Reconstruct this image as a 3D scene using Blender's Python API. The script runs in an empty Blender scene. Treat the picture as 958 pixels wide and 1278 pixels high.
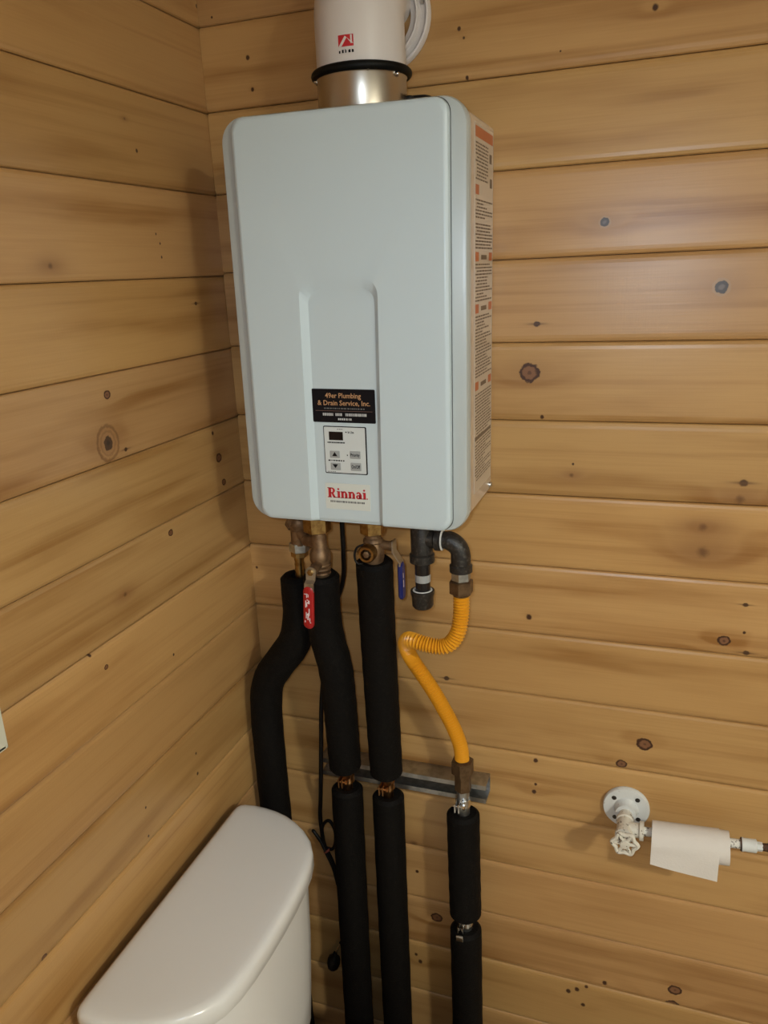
import bpy, bmesh, math, random
from mathutils import Vector, Matrix, Euler

random.seed(7)
SC = bpy.context.scene
COL = SC.collection
U = 0.128          # one wall plank = 128 mm; most coordinates below are in planks
ZF = 17.6          # floor lies 17.6 planks under the z origin


def W(x, y, z):
    return Vector((x * U, y * U, (z + ZF) * U))


# ------------------------------------------------------------------ camera
cd = bpy.data.cameras.new('camera')
cam = bpy.data.objects.new('camera', cd)
COL.objects.link(cam)
cd.sensor_fit = 'VERTICAL'
cd.sensor_height = 36.0
cd.sensor_width = 36.0 * 958 / 1278
cd.lens = 977.4 / 1278 * 36.0
cd.clip_start = 0.01
CAM = W(5.84872, -10.00548, -4.07586)
cam.matrix_world = (Matrix.Translation(CAM) @ Matrix.Rotation(0.34835831, 4, 'Z')
                    @ Matrix.Rotation(1.27285684, 4, 'X') @ Matrix.Rotation(-0.04485549, 4, 'Z'))
SC.camera = cam

# ------------------------------------------------------------------ light, exposure
SC.view_settings.view_transform = 'Standard'
SC.view_settings.look = 'None'
SC.view_settings.gamma = 1.0
SC.view_settings.use_curve_mapping = False
SC.view_settings.exposure = 0.0
wd = bpy.data.worlds.new('world')
SC.world = wd
wd.use_nodes = True
wd.node_tree.nodes['Background'].inputs[0].default_value = (1.0, 0.85, 0.68, 1)
wd.node_tree.nodes['Background'].inputs[1].default_value = 0.05


def light(name, kind, loc, power, color, size, aim=None):
    ld = bpy.data.lights.new(name, kind)
    ld.energy = power
    ld.color = color
    ld.shadow_soft_size = size
    o = bpy.data.objects.new(name, ld)
    o.location = loc
    if aim is not None:
        o.rotation_euler = (aim - loc).to_track_quat('-Z', 'Y').to_euler()
    COL.objects.link(o)
    return ld


fl = light('phone_flash', 'SPOT', W(5.6, -10.0, -3.9), 14.0, (0.81, 0.985, 1.17), 0.008, W(3.2, 0.0, -7.6))
fl.spot_size = math.radians(96)
fl.spot_blend = 1.0
lamp = light('ceiling_lamp', 'AREA', W(17.3, -15.0, 1.40), 50.0, (0.97, 0.97, 0.83), 0.0, W(17.3, -15.0, -10))
lamp.shape = 'DISK'
lamp.size = 0.22


# ------------------------------------------------------------------ materials
def nodes(name):
    m = bpy.data.materials.new(name)
    m.use_nodes = True
    nt = m.node_tree
    return m, nt, nt.nodes['Principled BSDF']


class G:
    """tiny helper to write node graphs"""

    def __init__(self, nt):
        self.nt = nt

    def put(self, sock, v):
        if isinstance(v, bpy.types.NodeSocket):
            self.nt.links.new(v, sock)
        else:
            sock.default_value = v

    def math(self, op, a, b=0.0, c=0.0, clamp=False):
        n = self.nt.nodes.new('ShaderNodeMath')
        n.operation = op
        n.use_clamp = clamp
        for s, v in zip(n.inputs, (a, b, c)):
            self.put(s, v)
        return n.outputs[0]

    def noise(self, vec, scale=1.0, detail=3.0, rough=0.55):
        n = self.nt.nodes.new('ShaderNodeTexNoise')
        self.nt.links.new(vec, n.inputs['Vector'])
        n.inputs['Scale'].default_value = scale
        n.inputs['Detail'].default_value = detail
        n.inputs['Roughness'].default_value = rough
        return n.outputs['Fac']

    def comb(self, x, y, z):
        n = self.nt.nodes.new('ShaderNodeCombineXYZ')
        for s, v in zip(n.inputs, (x, y, z)):
            self.put(s, v)
        return n.outputs[0]

    def mix(self, f, a, b):
        n = self.nt.nodes.new('ShaderNodeMix')
        n.data_type = 'RGBA'
        self.put(n.inputs[0], f)
        self.put(n.inputs[6], a if isinstance(a, bpy.types.NodeSocket) else (*a, 1))
        self.put(n.inputs[7], b if isinstance(b, bpy.types.NodeSocket) else (*b, 1))
        return n.outputs[2]

    def smooth(self, v, lo, hi):
        n = self.nt.nodes.new('ShaderNodeMapRange')
        n.interpolation_type = 'SMOOTHSTEP'
        self.put(n.inputs[0], v)
        n.inputs[1].default_value = lo
        n.inputs[2].default_value = hi
        return n.outputs[0]

    def coords(self):
        n = self.nt.nodes.new('ShaderNodeTexCoord')
        s = self.nt.nodes.new('ShaderNodeSeparateXYZ')
        self.nt.links.new(n.outputs['Object'], s.inputs[0])
        return n.outputs['Object'], s.outputs

    def bump(self, h, strength, dist):
        n = self.nt.nodes.new('ShaderNodeBump')
        n.inputs['Strength'].default_value = strength
        n.inputs['Distance'].default_value = dist
        self.nt.links.new(h, n.inputs['Height'])
        return n.outputs[0]


def mat(name, color, rough=0.5, metal=0.0, spec=0.5, coat=0.0, noise=None, bump=None):
    m, nt, b = nodes(name)
    b.inputs['Base Color'].default_value = (*color, 1)
    b.inputs['Roughness'].default_value = rough
    b.inputs['Metallic'].default_value = metal
    b.inputs['Specular IOR Level'].default_value = spec
    b.inputs['Coat Weight'].default_value = coat
    g = G(nt)
    if noise or bump:
        oc, _ = g.coords()
        if noise:           # (scale, other colour, lo, hi)
            f = g.smooth(g.noise(oc, noise[0], 4), noise[2], noise[3])
            nt.links.new(g.mix(f, color, noise[1]), b.inputs['Base Color'])
        if bump:            # (scale, strength, distance)
            nt.links.new(g.bump(g.noise(oc, bump[0], 3), bump[1], bump[2]), b.inputs['Normal'])
    return m


LIGHTW = (0.505, 0.297, 0.115)
DARKW = (0.285, 0.130, 0.033)


def wood(name, axis, seed, knots, tint=(1, 1, 1), contrast=1.0):
    """varnished knotty pine; the grain runs along world axis 0 (x) or 1 (y), across it is z"""
    rnd = random.Random(seed)
    m, nt, b = nodes(name)
    g = G(nt)
    oc, s = g.coords()
    u, v = s[axis], s[2]
    off = rnd.uniform(0, 50)
    # broad wander of the rings plus the bulge round each knot
    wob = g.noise(g.comb(g.math('MULTIPLY', u, 1.6), off, g.math('MULTIPLY', v, 9.0)), 1.0, 2.0)
    field = g.math('ADD', g.math('MULTIPLY', v, rnd.uniform(55, 85)), g.math('MULTIPLY', wob, rnd.uniform(7, 12)))
    kn = []
    for (ku, kv, kr, kind) in knots:
        asp = {'s': 1.0, 'd': 0.9, 'r': 1.15, 'R': 1.05, 'g': 1.0, 'G': 0.9, 't': 1.2}[kind]
        du = g.math('SUBTRACT', u, ku)
        dv = g.math('SUBTRACT', v, kv)
        wn = g.noise(g.comb(g.math('MULTIPLY', u, 160), g.math('MULTIPLY', v, 160), off), 1.0, 2.0)
        r2 = g.math('ADD', g.math('POWER', g.math('ABSOLUTE', g.math('DIVIDE', du, kr * asp)), 2.0),
                    g.math('POWER', g.math('ABSOLUTE', g.math('DIVIDE', dv, kr)), 2.0))
        d = g.math('SQRT', r2)
        dn = g.math('ADD', d, g.math('MULTIPLY', g.math('SUBTRACT', wn, 0.5), 0.55))
        # the grain flows round the knot in a long lens
        kb = kr * (2.2 if kr > 0.0035 else 1.4)
        e2 = g.math('ADD', g.math('POWER', g.math('ABSOLUTE', g.math('DIVIDE', du, kb * 2.4)), 2.0),
                    g.math('POWER', g.math('ABSOLUTE', g.math('DIVIDE', dv, kb)), 2.0))
        bul = g.math('EXPONENT', g.math('MULTIPLY', e2, -1.0))
        field = g.math('ADD', field, g.math('MULTIPLY', bul, min(9.0, 500 * kr)))
        kn.append((kind, dn, du, dv, kr, bul))
    ring = g.math('SINE', g.math('MULTIPLY', field, 1.0))
    ring = g.smooth(ring, -0.3, 1.0)
    big = g.noise(g.comb(g.math('MULTIPLY', u, 2.2), off + 9, g.math('MULTIPLY', v, 16.0)), 1.0, 3.0)
    fib = g.noise(g.comb(g.math('MULTIPLY', u, 9.0), off + 3, g.math('MULTIPLY', v, 420.0)), 1.0, 3.0)
    ringamt = g.math('MULTIPLY', ring, g.smooth(big, 0.35, 0.75))
    streak = g.noise(g.comb(g.math('MULTIPLY', u, 0.9), off + 21, g.math('MULTIPLY', v, 60.0)), 1.0, 3.0)
    amt = g.math('ADD', g.math('MULTIPLY', ringamt, 0.55 * contrast),
                 g.math('MULTIPLY', g.smooth(big, 0.35, 0.75), 0.30 * contrast))
    amt = g.math('ADD', amt, g.math('MULTIPLY', g.smooth(streak, 0.52, 0.78), 0.45 * contrast))
    amt = g.math('ADD', amt, g.math('MULTIPLY', g.math('SUBTRACT', fib, 0.5), 0.40), clamp=True)
    lw = tuple(a * t for a, t in zip(LIGHTW, tint))
    dw = tuple(a * t for a, t in zip(DARKW, tint))
    c = g.mix(amt, lw, dw)
    for kind, dn, du, dv, kr, bul in kn:
        if kind in 'gGRs':
            c = g.mix(g.math('MULTIPLY', bul, 0.5 if kind != 's' else 0.75), c, (0.27, 0.125, 0.045))
        if kind == 'd':
            c = g.mix(g.smooth(dn, 1.15, 0.55), c, (0.060, 0.022, 0.010))
        elif kind == 's':
            c = g.mix(g.math('MULTIPLY', g.smooth(dn, 1.1, 0.1), 0.75), c, (0.12, 0.052, 0.020))
        elif kind in 'rR':
            c = g.mix(g.smooth(dn, 1.12, 0.95), c, (0.055, 0.020, 0.010))
            c = g.mix(g.smooth(dn, 0.80, 0.60), c, (0.21, 0.095, 0.045))
            c = g.mix(g.smooth(dn, 0.30, 0.10), c, (0.12, 0.05, 0.025))
        elif kind in 'gG':
            if kind == 'G':
                halo = g.math('MULTIPLY', g.smooth(dn, 1.75, 2.1), g.smooth(dn, 2.5, 2.2))
                c = g.mix(g.math('MULTIPLY', halo, 0.6), c, (0.15, 0.062, 0.02))
                halo = g.math('MULTIPLY', g.smooth(dn, 1.2, 1.4), g.smooth(dn, 1.75, 1.5))
                c = g.mix(g.math('MULTIPLY', halo, 0.4), c, (0.17, 0.075, 0.025))
            c = g.mix(g.smooth(dn, 1.35, 1.1), c, (0.33, 0.17, 0.07) if kind == 'G' else (0.38, 0.23, 0.115))
            c = g.mix(g.smooth(dn, 0.95, 0.8), c, (0.055, 0.036, 0.026) if kind == 'g' else (0.085, 0.045, 0.022))
            c = g.mix(g.smooth(dn, 0.55, 0.2), c, (0.13, 0.098, 0.08) if kind == 'g' else (0.045, 0.028, 0.018))
        elif kind == 't':
            c = g.mix(g.smooth(dn, 1.1, 0.6), c, (0.055, 0.024, 0.012))
            tail = g.math('EXPONENT', g.math('MULTIPLY', g.math('ADD', g.math('POWER', g.math('ABSOLUTE', g.math('DIVIDE', du, kr * 3.0)), 2.0),
                          g.math('POWER', g.math('ABSOLUTE', g.math('DIVIDE', dv, kr * 0.35)), 2.0)), -1.0))
            c = g.mix(g.math('MULTIPLY', tail, 0.8), c, (0.10, 0.045, 0.02))
    nt.links.new(c, b.inputs['Base Color'])
    # satin varnish; saw chatter across the board shows in the shine
    chat = g.noise(g.comb(g.math('MULTIPLY', u, 420.0), off, g.math('MULTIPLY', v, 14.0)), 1.0, 2.0)
    h = g.math('ADD', g.math('MULTIPLY', fib, 0.5), g.math('ADD', g.math('MULTIPLY', chat, 0.35), g.math('MULTIPLY', ringamt, 0.5)))
    nt.links.new(g.bump(h, 0.35, 0.0006), b.inputs['Normal'])
    b.inputs['Roughness'].default_value = 0.34
    b.inputs['Specular IOR Level'].default_value = 0.55
    return m


M = {}
M['white_paint'] = mat('white_paint', (0.535, 0.615, 0.655), 0.33, 0, 0.4)
M['panel_paint'] = mat('panel_paint', (0.60, 0.50, 0.415), 0.2, 0, 0.6)
M['trim_grey'] = mat('trim_grey', (0.44, 0.475, 0.475), 0.3, 0, 0.45)
M['gap_dark'] = mat('gap_dark', (0.05, 0.05, 0.05), 0.7)
M['black_print'] = mat('black_print', (0.008, 0.007, 0.009), 0.4, 0, 0.12)
M['gold_print'] = mat('gold_print', (0.50, 0.27, 0.13), 0.5)
M['white_print'] = mat('white_print', (0.55, 0.55, 0.55), 0.5)
M['grey_print'] = mat('grey_print', (0.14, 0.14, 0.14), 0.5)
M['rule_print'] = mat('rule_print', (0.20, 0.11, 0.09), 0.5)
M['brand_red'] = mat('brand_red', (0.52, 0.018, 0.028), 0.4)
M['label_paper'] = mat('label_paper', (0.62, 0.64, 0.60), 0.45)
M['panel_face'] = mat('panel_face', (0.60, 0.63, 0.63), 0.35)
M['button_grey'] = mat('button_grey', (0.34, 0.35, 0.35), 0.45)
M['screen'] = mat('screen', (0.012, 0.008, 0.008), 0.2, 0, 0.2)
M['warn_paper'] = mat('warn_paper', (0.58, 0.495, 0.41), 0.3, 0, 0.6)
M['warn_orange'] = mat('warn_orange', (0.50, 0.14, 0.05), 0.4)
M['warn_ink'] = mat('warn_ink', (0.16, 0.115, 0.08), 0.5)
M['steel'] = mat('steel', (0.50, 0.455, 0.40), 0.30, 1.0)
M['screw_steel'] = mat('screw_steel', (0.6, 0.6, 0.6), 0.3, 1.0)
M['galv'] = mat('galv', (0.50, 0.51, 0.52), 0.38, 1.0, noise=(60, (0.36, 0.37, 0.38), 0.4, 0.65))
M['chrome'] = mat('chrome', (0.7, 0.7, 0.7), 0.16, 1.0)
M['brass'] = mat('brass', (0.40, 0.26, 0.10), 0.35, 1.0, noise=(90, (0.25, 0.145, 0.055), 0.4, 0.65))
M['bronze'] = mat('bronze', (0.25, 0.155, 0.085), 0.5, 0.75, noise=(70, (0.15, 0.085, 0.045), 0.4, 0.65), bump=(500, 0.3, 0.0006))
M['copper'] = mat('copper', (0.52, 0.29, 0.13), 0.28, 1.0, noise=(60, (0.28, 0.14, 0.06), 0.4, 0.7))
M['brown_nut'] = mat('brown_nut', (0.17, 0.105, 0.055), 0.42, 0.7, noise=(80, (0.12, 0.07, 0.035), 0.4, 0.65))
M['iron'] = mat('iron', (0.024, 0.021, 0.019), 0.4, 0.3, noise=(180, (0.075, 0.066, 0.058), 0.5, 0.75), bump=(420, 0.5, 0.0012))
M['iron_black'] = mat('iron_black', (0.018, 0.016, 0.016), 0.25, 0.2)
M['dope'] = mat('dope', (0.72, 0.72, 0.70), 0.5)
M['foam'] = mat('foam', (0.0042, 0.0034, 0.003), 0.7, 0, 0.13, noise=(220, (0.010, 0.0085, 0.008), 0.5, 0.8), bump=(300, 0.55, 0.0022))
M['gas_yellow'] = mat('gas_yellow', (0.74, 0.33, 0.018), 0.33, 0, 0.5)
M['red_grip'] = mat('red_grip', (0.36, 0.008, 0.010), 0.38)
M['blue_grip'] = mat('blue_grip', (0.010, 0.016, 0.12), 0.38)
M['grip_ink'] = mat('grip_ink', (0.78, 0.66, 0.70), 0.5)
M['cord_black'] = mat('cord_black', (0.006, 0.005, 0.005), 0.5, 0, 0.25)
M['tie_red'] = mat('tie_red', (0.30, 0.07, 0.05), 0.6)
M['vent_white'] = mat('vent_white', (0.68, 0.63, 0.615), 0.38, 0, 0.4)
M['rubber'] = mat('rubber', (0.004, 0.004, 0.004), 0.5, 0, 0.15)
M['china'] = mat('china', (0.76, 0.765, 0.78), 0.18, 0, 0.5)
M['seat_white'] = mat('seat_white', (0.66, 0.63, 0.58), 0.25)
M['plate_almond'] = mat('plate_almond', (0.66, 0.66, 0.55), 0.35)
M['old_paint'] = mat('old_paint', (0.68, 0.645, 0.575), 0.45, 0, 0.4, noise=(135, (0.13, 0.10, 0.075), 0.60, 0.68), bump=(200, 0.4, 0.0008))
M['old_paint_clean'] = mat('old_paint_clean', (0.66, 0.68, 0.69), 0.45, 0, 0.4, noise=(110, (0.30, 0.29, 0.27), 0.66, 0.74), bump=(200, 0.25, 0.0006))
M['chipped_paint'] = mat('chipped_paint', (0.70, 0.68, 0.64), 0.45, 0, 0.4, noise=(260, (0.07, 0.05, 0.045), 0.56, 0.62))
M['rust'] = mat('rust', (0.10, 0.045, 0.025), 0.7, 0.2, noise=(120, (0.03, 0.018, 0.012), 0.4, 0.6))
M['tissue'] = mat('tissue', (0.72, 0.68, 0.655), 0.95, 0, 0.1, bump=(260, 0.35, 0.0012))
M['core_card'] = mat('core_card', (0.62, 0.60, 0.56), 0.9)
M['floor_vinyl'] = mat('floor_vinyl', (0.30, 0.25, 0.19), 0.4, noise=(12, (0.24, 0.19, 0.14), 0.4, 0.7))
M['ceiling_white'] = mat('ceiling_white', (0.74, 0.73, 0.70), 0.8, bump=(80, 0.2, 0.002))
M['backing'] = mat('backing', (0.07, 0.035, 0.014), 0.8)


# ------------------------------------------------------------------ mesh helpers
def frame_of(d):
    d = d.normalized()
    a = Vector((0, 0, 1)) if abs(d.z) < 0.9 else Vector((1, 0, 0))
    x = a.cross(d).normalized()
    return x, d.cross(x).normalized()


def catmull(p, n=8):
    p = [Vector(q) for q in p]
    q = [p[0] * 2 - p[1]] + p + [p[-1] * 2 - p[-2]]
    out = []
    for i in range(1, len(q) - 2):
        for k in range(n):
            t = k / n
            a, b, c, d = q[i - 1], q[i], q[i + 1], q[i + 2]
            out.append(0.5 * ((2 * b) + (c - a) * t + (2 * a - 5 * b + 4 * c - d) * t * t + (3 * b - a - 3 * c + d) * t ** 3))
    out.append(p[-1].copy())
    return out


def resample(p, n):
    L = [0.0]
    for a, b in zip(p, p[1:]):
        L.append(L[-1] + (b - a).length)
    out, j = [], 0
    for i in range(n):
        s = L[-1] * i / (n - 1)
        while j < len(p) - 2 and L[j + 1] < s:
            j += 1
        t = (s - L[j]) / max(1e-9, L[j + 1] - L[j])
        out.append(p[j].lerp(p[j + 1], min(1, max(0, t))))
    return out, L[-1]


def rrect(hx, hz, r, n=6, cx=0.0, cz=0.0):
    """rounded rectangle outline, counter-clockwise seen from -y, starting bottom right"""
    out = []
    for k, (sx, sz) in enumerate(((1, -1), (1, 1), (-1, 1), (-1, -1))):
        a0 = -90 + 90 * k
        for i in range(n + 1):
            a = math.radians(a0 + 90 * i / n)
            out.append((cx + sx * (hx - r) + r * math.cos(a), cz + sz * (hz - r) + r * math.sin(a)))
    return out


def inset(poly, d):
    """move a counter-clockwise outline inwards by d"""
    n = len(poly)
    out = []
    for i in range(n):
        a, b, c = Vector(poly[i - 1]), Vector(poly[i]), Vector(poly[(i + 1) % n])
        e1 = (b - a)
        e2 = (c - b)
        n1 = Vector((-e1.y, e1.x)).normalized() if e1.length > 1e-9 else Vector((0, 0))
        n2 = Vector((-e2.y, e2.x)).normalized() if e2.length > 1e-9 else n1
        if n1.length < 0.5:
            n1 = n2
        m = (n1 + n2)
        m = m.normalized() if m.length > 1e-6 else n1
        k = d / max(0.35, m.dot(n1))
        out.append(tuple(b + m * k))
    return out


class MB:
    """collects shapes (in plank units) for ONE mesh object"""

    def __init__(self):
        self.v, self.f = [], []

    def ring(self, pts):
        i = len(self.v)
        self.v += [Vector(p) for p in pts]
        return list(range(i, i + len(pts)))

    def bridge(self, a, b, closed=True):
        n = len(a)
        for i in range(n if closed else n - 1):
            j = (i + 1) % n
            self.f.append((a[i], a[j], b[j], b[i]))

    def loft(self, rings, cap0=True, cap1=True):
        ids = [self.ring(r) for r in rings]
        for a, b in zip(ids, ids[1:]):
            self.bridge(a, b)
        if cap0:
            self.f.append(tuple(reversed(ids[0])))
        if cap1:
            self.f.append(tuple(ids[-1]))
        return self

    def tube(self, path, r, n=16, caps=True):
        path = [Vector(p) for p in path]
        if not isinstance(r, (list, tuple)):
            r = [r] * len(path)
        x = None
        rings = []
        for i, p in enumerate(path):
            d = (path[min(i + 1, len(path) - 1)] - path[max(i - 1, 0)])
            if d.length < 1e-7:
                d = path[-1] - path[0]
            d.normalize()
            if x is None:
                x, y = frame_of(d)
            else:
                x = (x - d * x.dot(d)).normalized()
                y = d.cross(x).normalized()
            rings.append([p + (x * math.cos(2 * math.pi * k / n) + y * math.sin(2 * math.pi * k / n)) * r[i] for k in range(n)])
        return self.loft(rings, caps, caps)

    def lathe(self, base, axis, prof, n=24, caps=True, scallop=None, flat=False):
        """prof: (distance along the axis, radius)"""
        base, axis = Vector(base), Vector(axis).normalized()
        x, y = frame_of(axis)
        rings = []
        for h, r in prof:
            rr = []
            for k in range(n):
                a = 2 * math.pi * k / n
                q = r * (1 + (scallop[1] * math.cos(scallop[0] * a) if scallop else 0))
                rr.append(base + axis * h + (x * math.cos(a) + y * math.sin(a)) * q)
            rings.append(rr)
        return self.loft(rings, caps, caps)

    def cyl(self, a, b, r0, r1=None, n=20):
        return self.tube([a, b], [r0, r1 if r1 is not None else r0], n)

    def hexnut(self, base, axis, h, r, ch=0.12):
        c = r * ch
        return self.lathe(base, axis, [(0, r - c), (c * .6, r), (h - c * .6, r), (h, r - c)], n=6)

    def ball(self, c, r, n=16, sc=(1, 1, 1)):
        c = Vector(c)
        rings = []
        for i in range(1, 8):
            t = math.pi * i / 8
            rings.append([c + Vector((r * sc[0] * math.sin(t) * math.cos(2 * math.pi * k / n),
                                      r * sc[1] * math.sin(t) * math.sin(2 * math.pi * k / n), -r * sc[2] * math.cos(t))) for k in range(n)])
        return self.loft(rings)

    def torus(self, c, axis, R, r, n=28, m=10):
        c, axis = Vector(c), Vector(axis).normalized()
        x, y = frame_of(axis)
        ids = []
        for k in range(n):
            a = 2 * math.pi * k / n
            d = x * math.cos(a) + y * math.sin(a)
            ids.append(self.ring([c + d * (R + r * math.cos(2 * math.pi * j / m)) + axis * (r * math.sin(2 * math.pi * j / m)) for j in range(m)]))
        for k in range(n):
            self.bridge(ids[k], ids[(k + 1) % n])
        return self

    def box(self, lo, hi, bev=0.0):
        (x0, y0, z0), (x1, y1, z1) = lo, hi
        cx, cz, hx, hz = (x0 + x1) / 2, (z0 + z1) / 2, (x1 - x0) / 2, (z1 - z0) / 2
        if bev <= 0:
            o = [(x1, z0), (x1, z1), (x0, z1), (x0, z0)]
            return self.loft([[(a, y0, b) for a, b in o], [(a, y1, b) for a, b in o]])
        o = rrect(hx, hz, min(bev, hx * .98, hz * .98), 3, cx, cz)
        i1 = inset(o, bev * .7)
        i2 = inset(o, bev * .2)
        by = min(bev, (y1 - y0) / 2.01)
        st = [(i1, y0), (i2, y0 + by * .3), (o, y0 + by), (o, y1 - by), (i2, y1 - by * .3), (i1, y1)]
        return self.loft([[(a, y, b) for a, b in q] for q, y in st])

    def prism(self, outline, y0, y1):
        """outline in x,z; extruded along y"""
        return self.loft([[(a, y0, b) for a, b in outline], [(a, y1, b) for a, b in outline]])

    def xform(self, mtx):
        self.v = [mtx @ p for p in self.v]
        return self

    def move(self, d):
        d = Vector(d)
        self.v = [p + d for p in self.v]
        return self

    def build(self, name, m, parent=None, origin=None, smooth=40, world=True, kind=None, label=None):
        """origin: root location in planks (world) the vertices are made relative to"""
        me = bpy.data.meshes.new(name)
        vs = [Vector(p) * U for p in self.v]
        if world:
            o = W(*origin) if origin is not None else Vector((0, 0, 0))
            vs = [p + Vector((0, 0, ZF * U)) - o for p in vs]
        me.from_pydata(vs, [], self.f)
        bm = bmesh.new()
        bm.from_mesh(me)
        bmesh.ops.recalc_face_normals(bm, faces=bm.faces)
        bmesh.ops.triangulate(bm, faces=[f for f in bm.faces if len(f.verts) > 8])
        bm.to_mesh(me)
        bm.free()
        if smooth:
            me.shade_smooth()
            me.set_sharp_from_angle(angle=math.radians(smooth))
        me.materials.append(m)
        ob = bpy.data.objects.new(name, me)
        COL.objects.link(ob)
        if parent is not None:
            ob.parent = parent
        elif world and origin is not None:
            ob.location = W(*origin)
        if kind:
            ob['kind'] = kind
        if label:
            ob['label'] = label
        return ob


def tag(o, label, cat, group=None):
    o['label'] = label
    o['category'] = cat
    if group:
        o['group'] = group
    return o


class Thing:
    def __init__(self, name, label, cat, loc, group=None, rot=None):
        self.loc = loc
        self.o = bpy.data.objects.new(name, None)
        self.o.empty_display_size = 0.03
        self.o.location = W(*loc)
        if rot:
            self.o.rotation_euler = rot
        COL.objects.link(self.o)
        tag(self.o, label, cat, group)

    def part(self, name, mb, m, parent=None, **k):
        return mb.build(name, m, parent or self.o, self.loc, **k)

    def lpart(self, name, mb, m, parent=None, **k):          # vertices already local to the thing
        return mb.build(name, m, parent or self.o, None, world=False, **k)


def text_mb(s, x0, x1, zb, h, y, bold=0.0, up=None):
    """flat lettering in the local x-z plane, facing -y: left x0, right x1, baseline zb, cap height h"""
    cu = bpy.data.curves.new('lettering', 'FONT')
    cu.body = s
    cu.offset = bold
    cu.resolution_u = 2
    ob = bpy.data.objects.new('lettering', cu)
    COL.objects.link(ob)
    dg = bpy.context.evaluated_depsgraph_get()
    dg.update()
    me = ob.evaluated_get(dg).to_mesh()
    vs = [v.co.copy() for v in me.vertices]
    fs = [tuple(p.vertices) for p in me.polygons]
    ob.evaluated_get(dg).to_mesh_clear()
    bpy.data.objects.remove(ob)
    bpy.data.curves.remove(cu)
    a, b = min(v.x for v in vs), max(v.x for v in vs)
    mb = MB()
    mb.v = [Vector((x0 + (v.x - a) / (b - a) * (x1 - x0), y, zb + v.y / 0.7 * h)) for v in vs]
    mb.f = fs
    return mb


def dashes(mb, x0, x1, z0, z1, y, rnd, word=(0.03, 0.10), gap=0.012, thick=0.0):
    """one line of print too small to read: short marks"""
    x = x0
    while x < x1 - 0.006:
        w = min(rnd.uniform(*word), x1 - x)
        mb.loft([[(x, y, z0), (x + w, y, z0), (x + w, y, z1), (x, y, z1)]], cap0=True, cap1=False)
        x += w + gap * rnd.uniform(.7, 1.4)
    return mb


# ------------------------------------------------------------------ the room
KB = [(0.025, 2.136, 0.0022, 'd'), (0.084, 2.071, 0.004, 'd'), (0.088, 2.024, 0.0035, 'd'), (0.435, 2.068, 0.0033, 'd'), (0.442, 2.055, 0.0023, 'd'), (0.446, 2.002, 0.0032, 'd'), (0.709, 2.059, 0.0052, 'd'), (0.653, 1.787, 0.0073, 'g'), (0.821, 1.688, 0.0106, 'g'), (0.555, 1.641, 0.0049, 't'), (0.583, 2.021, 0.0017, 'd'), (0.544, 1.564, 0.0148, 'R'), (0.565, 1.492, 0.004, 'd'), (0.617, 1.415, 0.0024, 'd'), (0.615, 1.396, 0.0047, 's'), (0.875, 1.395, 0.0064, 't'), (0.872, 1.368, 0.0097, 's'), (0.822, 1.32, 0.0087, 's'), (0.825, 1.278, 0.0123, 's'), (0.548, 1.133, 0.0061, 'd'), (0.895, 1.193, 0.004, 't'), (0.897, 1.144, 0.0031, 'd'), (0.868, 1.126, 0.0087, 'r'), (0.903, 1.108, 0.005, 't'), (0.755, 0.909, 0.0114, 'r'), (0.718, 0.861, 0.0083, 'r'), (0.564, 0.84, 0.0052, 'd'), (0.565, 0.788, 0.0035, 'd'), (0.562, 0.771, 0.0054, 'd'), (0.839, 0.373, 0.0109, 'r'), (0.836, 0.335, 0.011, 'r'), (0.708, 0.349, 0.0061, 'd'), (0.638, 0.306, 0.0063, 'd'), (0.655, 0.316, 0.0061, 'd'), (0.668, 0.28, 0.0055, 'd'), (0.673, 0.328, 0.0041, 'd'), (0.316, 0.591, 0.0122, 's'), (0.321, 0.524, 0.0046, 'd'), (0.361, 0.414, 0.0108, 'r'), (0.312, 0.301, 0.0045, 'd'), (0.321, 0.284, 0.0059, 'd'), (0.394, 0.989, 0.0051, 't'), (0.01, 1.181, 0.0033, 'd')]
KL = [(0.0, 2.155, 0.0036, 'd'), (-0.23, 1.956, 0.0028, 's'), (-0.21, 1.916, 0.0033, 'd'), (-0.428, 1.756, 0.0054, 's'), (-0.189, 1.801, 0.0022, 'd'), (-0.181, 1.787, 0.0023, 'd'), (-0.181, 1.767, 0.0024, 'd'), (-0.354, 1.579, 0.0061, 'r'), (-0.367, 1.511, 0.0118, 'G'), (-0.33, 1.494, 0.0035, 't'), (-0.077, 1.422, 0.0078, 'r'), (-0.069, 1.374, 0.0058, 'r'), (-0.089, 1.469, 0.0042, 'd'), (-0.247, 1.335, 0.0056, 'r'), (-0.379, 1.28, 0.0049, 's'), (-0.471, 1.224, 0.0035, 'd'), (-0.445, 1.192, 0.0037, 'r'), (-0.284, 1.131, 0.0027, 'd'), (-0.258, 0.922, 0.0028, 'd'), (-0.261, 0.882, 0.0037, 'd'), (-0.408, 0.919, 0.0026, 'd'), (-0.412, 0.867, 0.0027, 'd'), (-0.65, 0.858, 0.0045, 'r'), (-0.097, 1.693, 0.0035, 't')]
# joints between the boards, measured downwards from the z origin
JB = [1.45, 1.0, 0.0, -0.998, -1.986, -2.992, -4.006, -5.007, -5.996, -6.989, -7.992, -9.005, -9.981, -10.957, -11.990, -13.017, -14.043, -14.99, -16.03, -17.03, -17.6]
JL = [1.45, 1.0, 0.0, -0.997, -1.990, -3.002, -4.042, -5.037, -6.027, -7.025, -8.029, -9.011, -10.001, -10.94, -11.92, -12.93, -13.94, -14.95, -15.96, -16.97, -17.6]
XR, YF, ZC = 19.5, -21.0, 1.45          # right wall, front wall, ceiling


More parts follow.
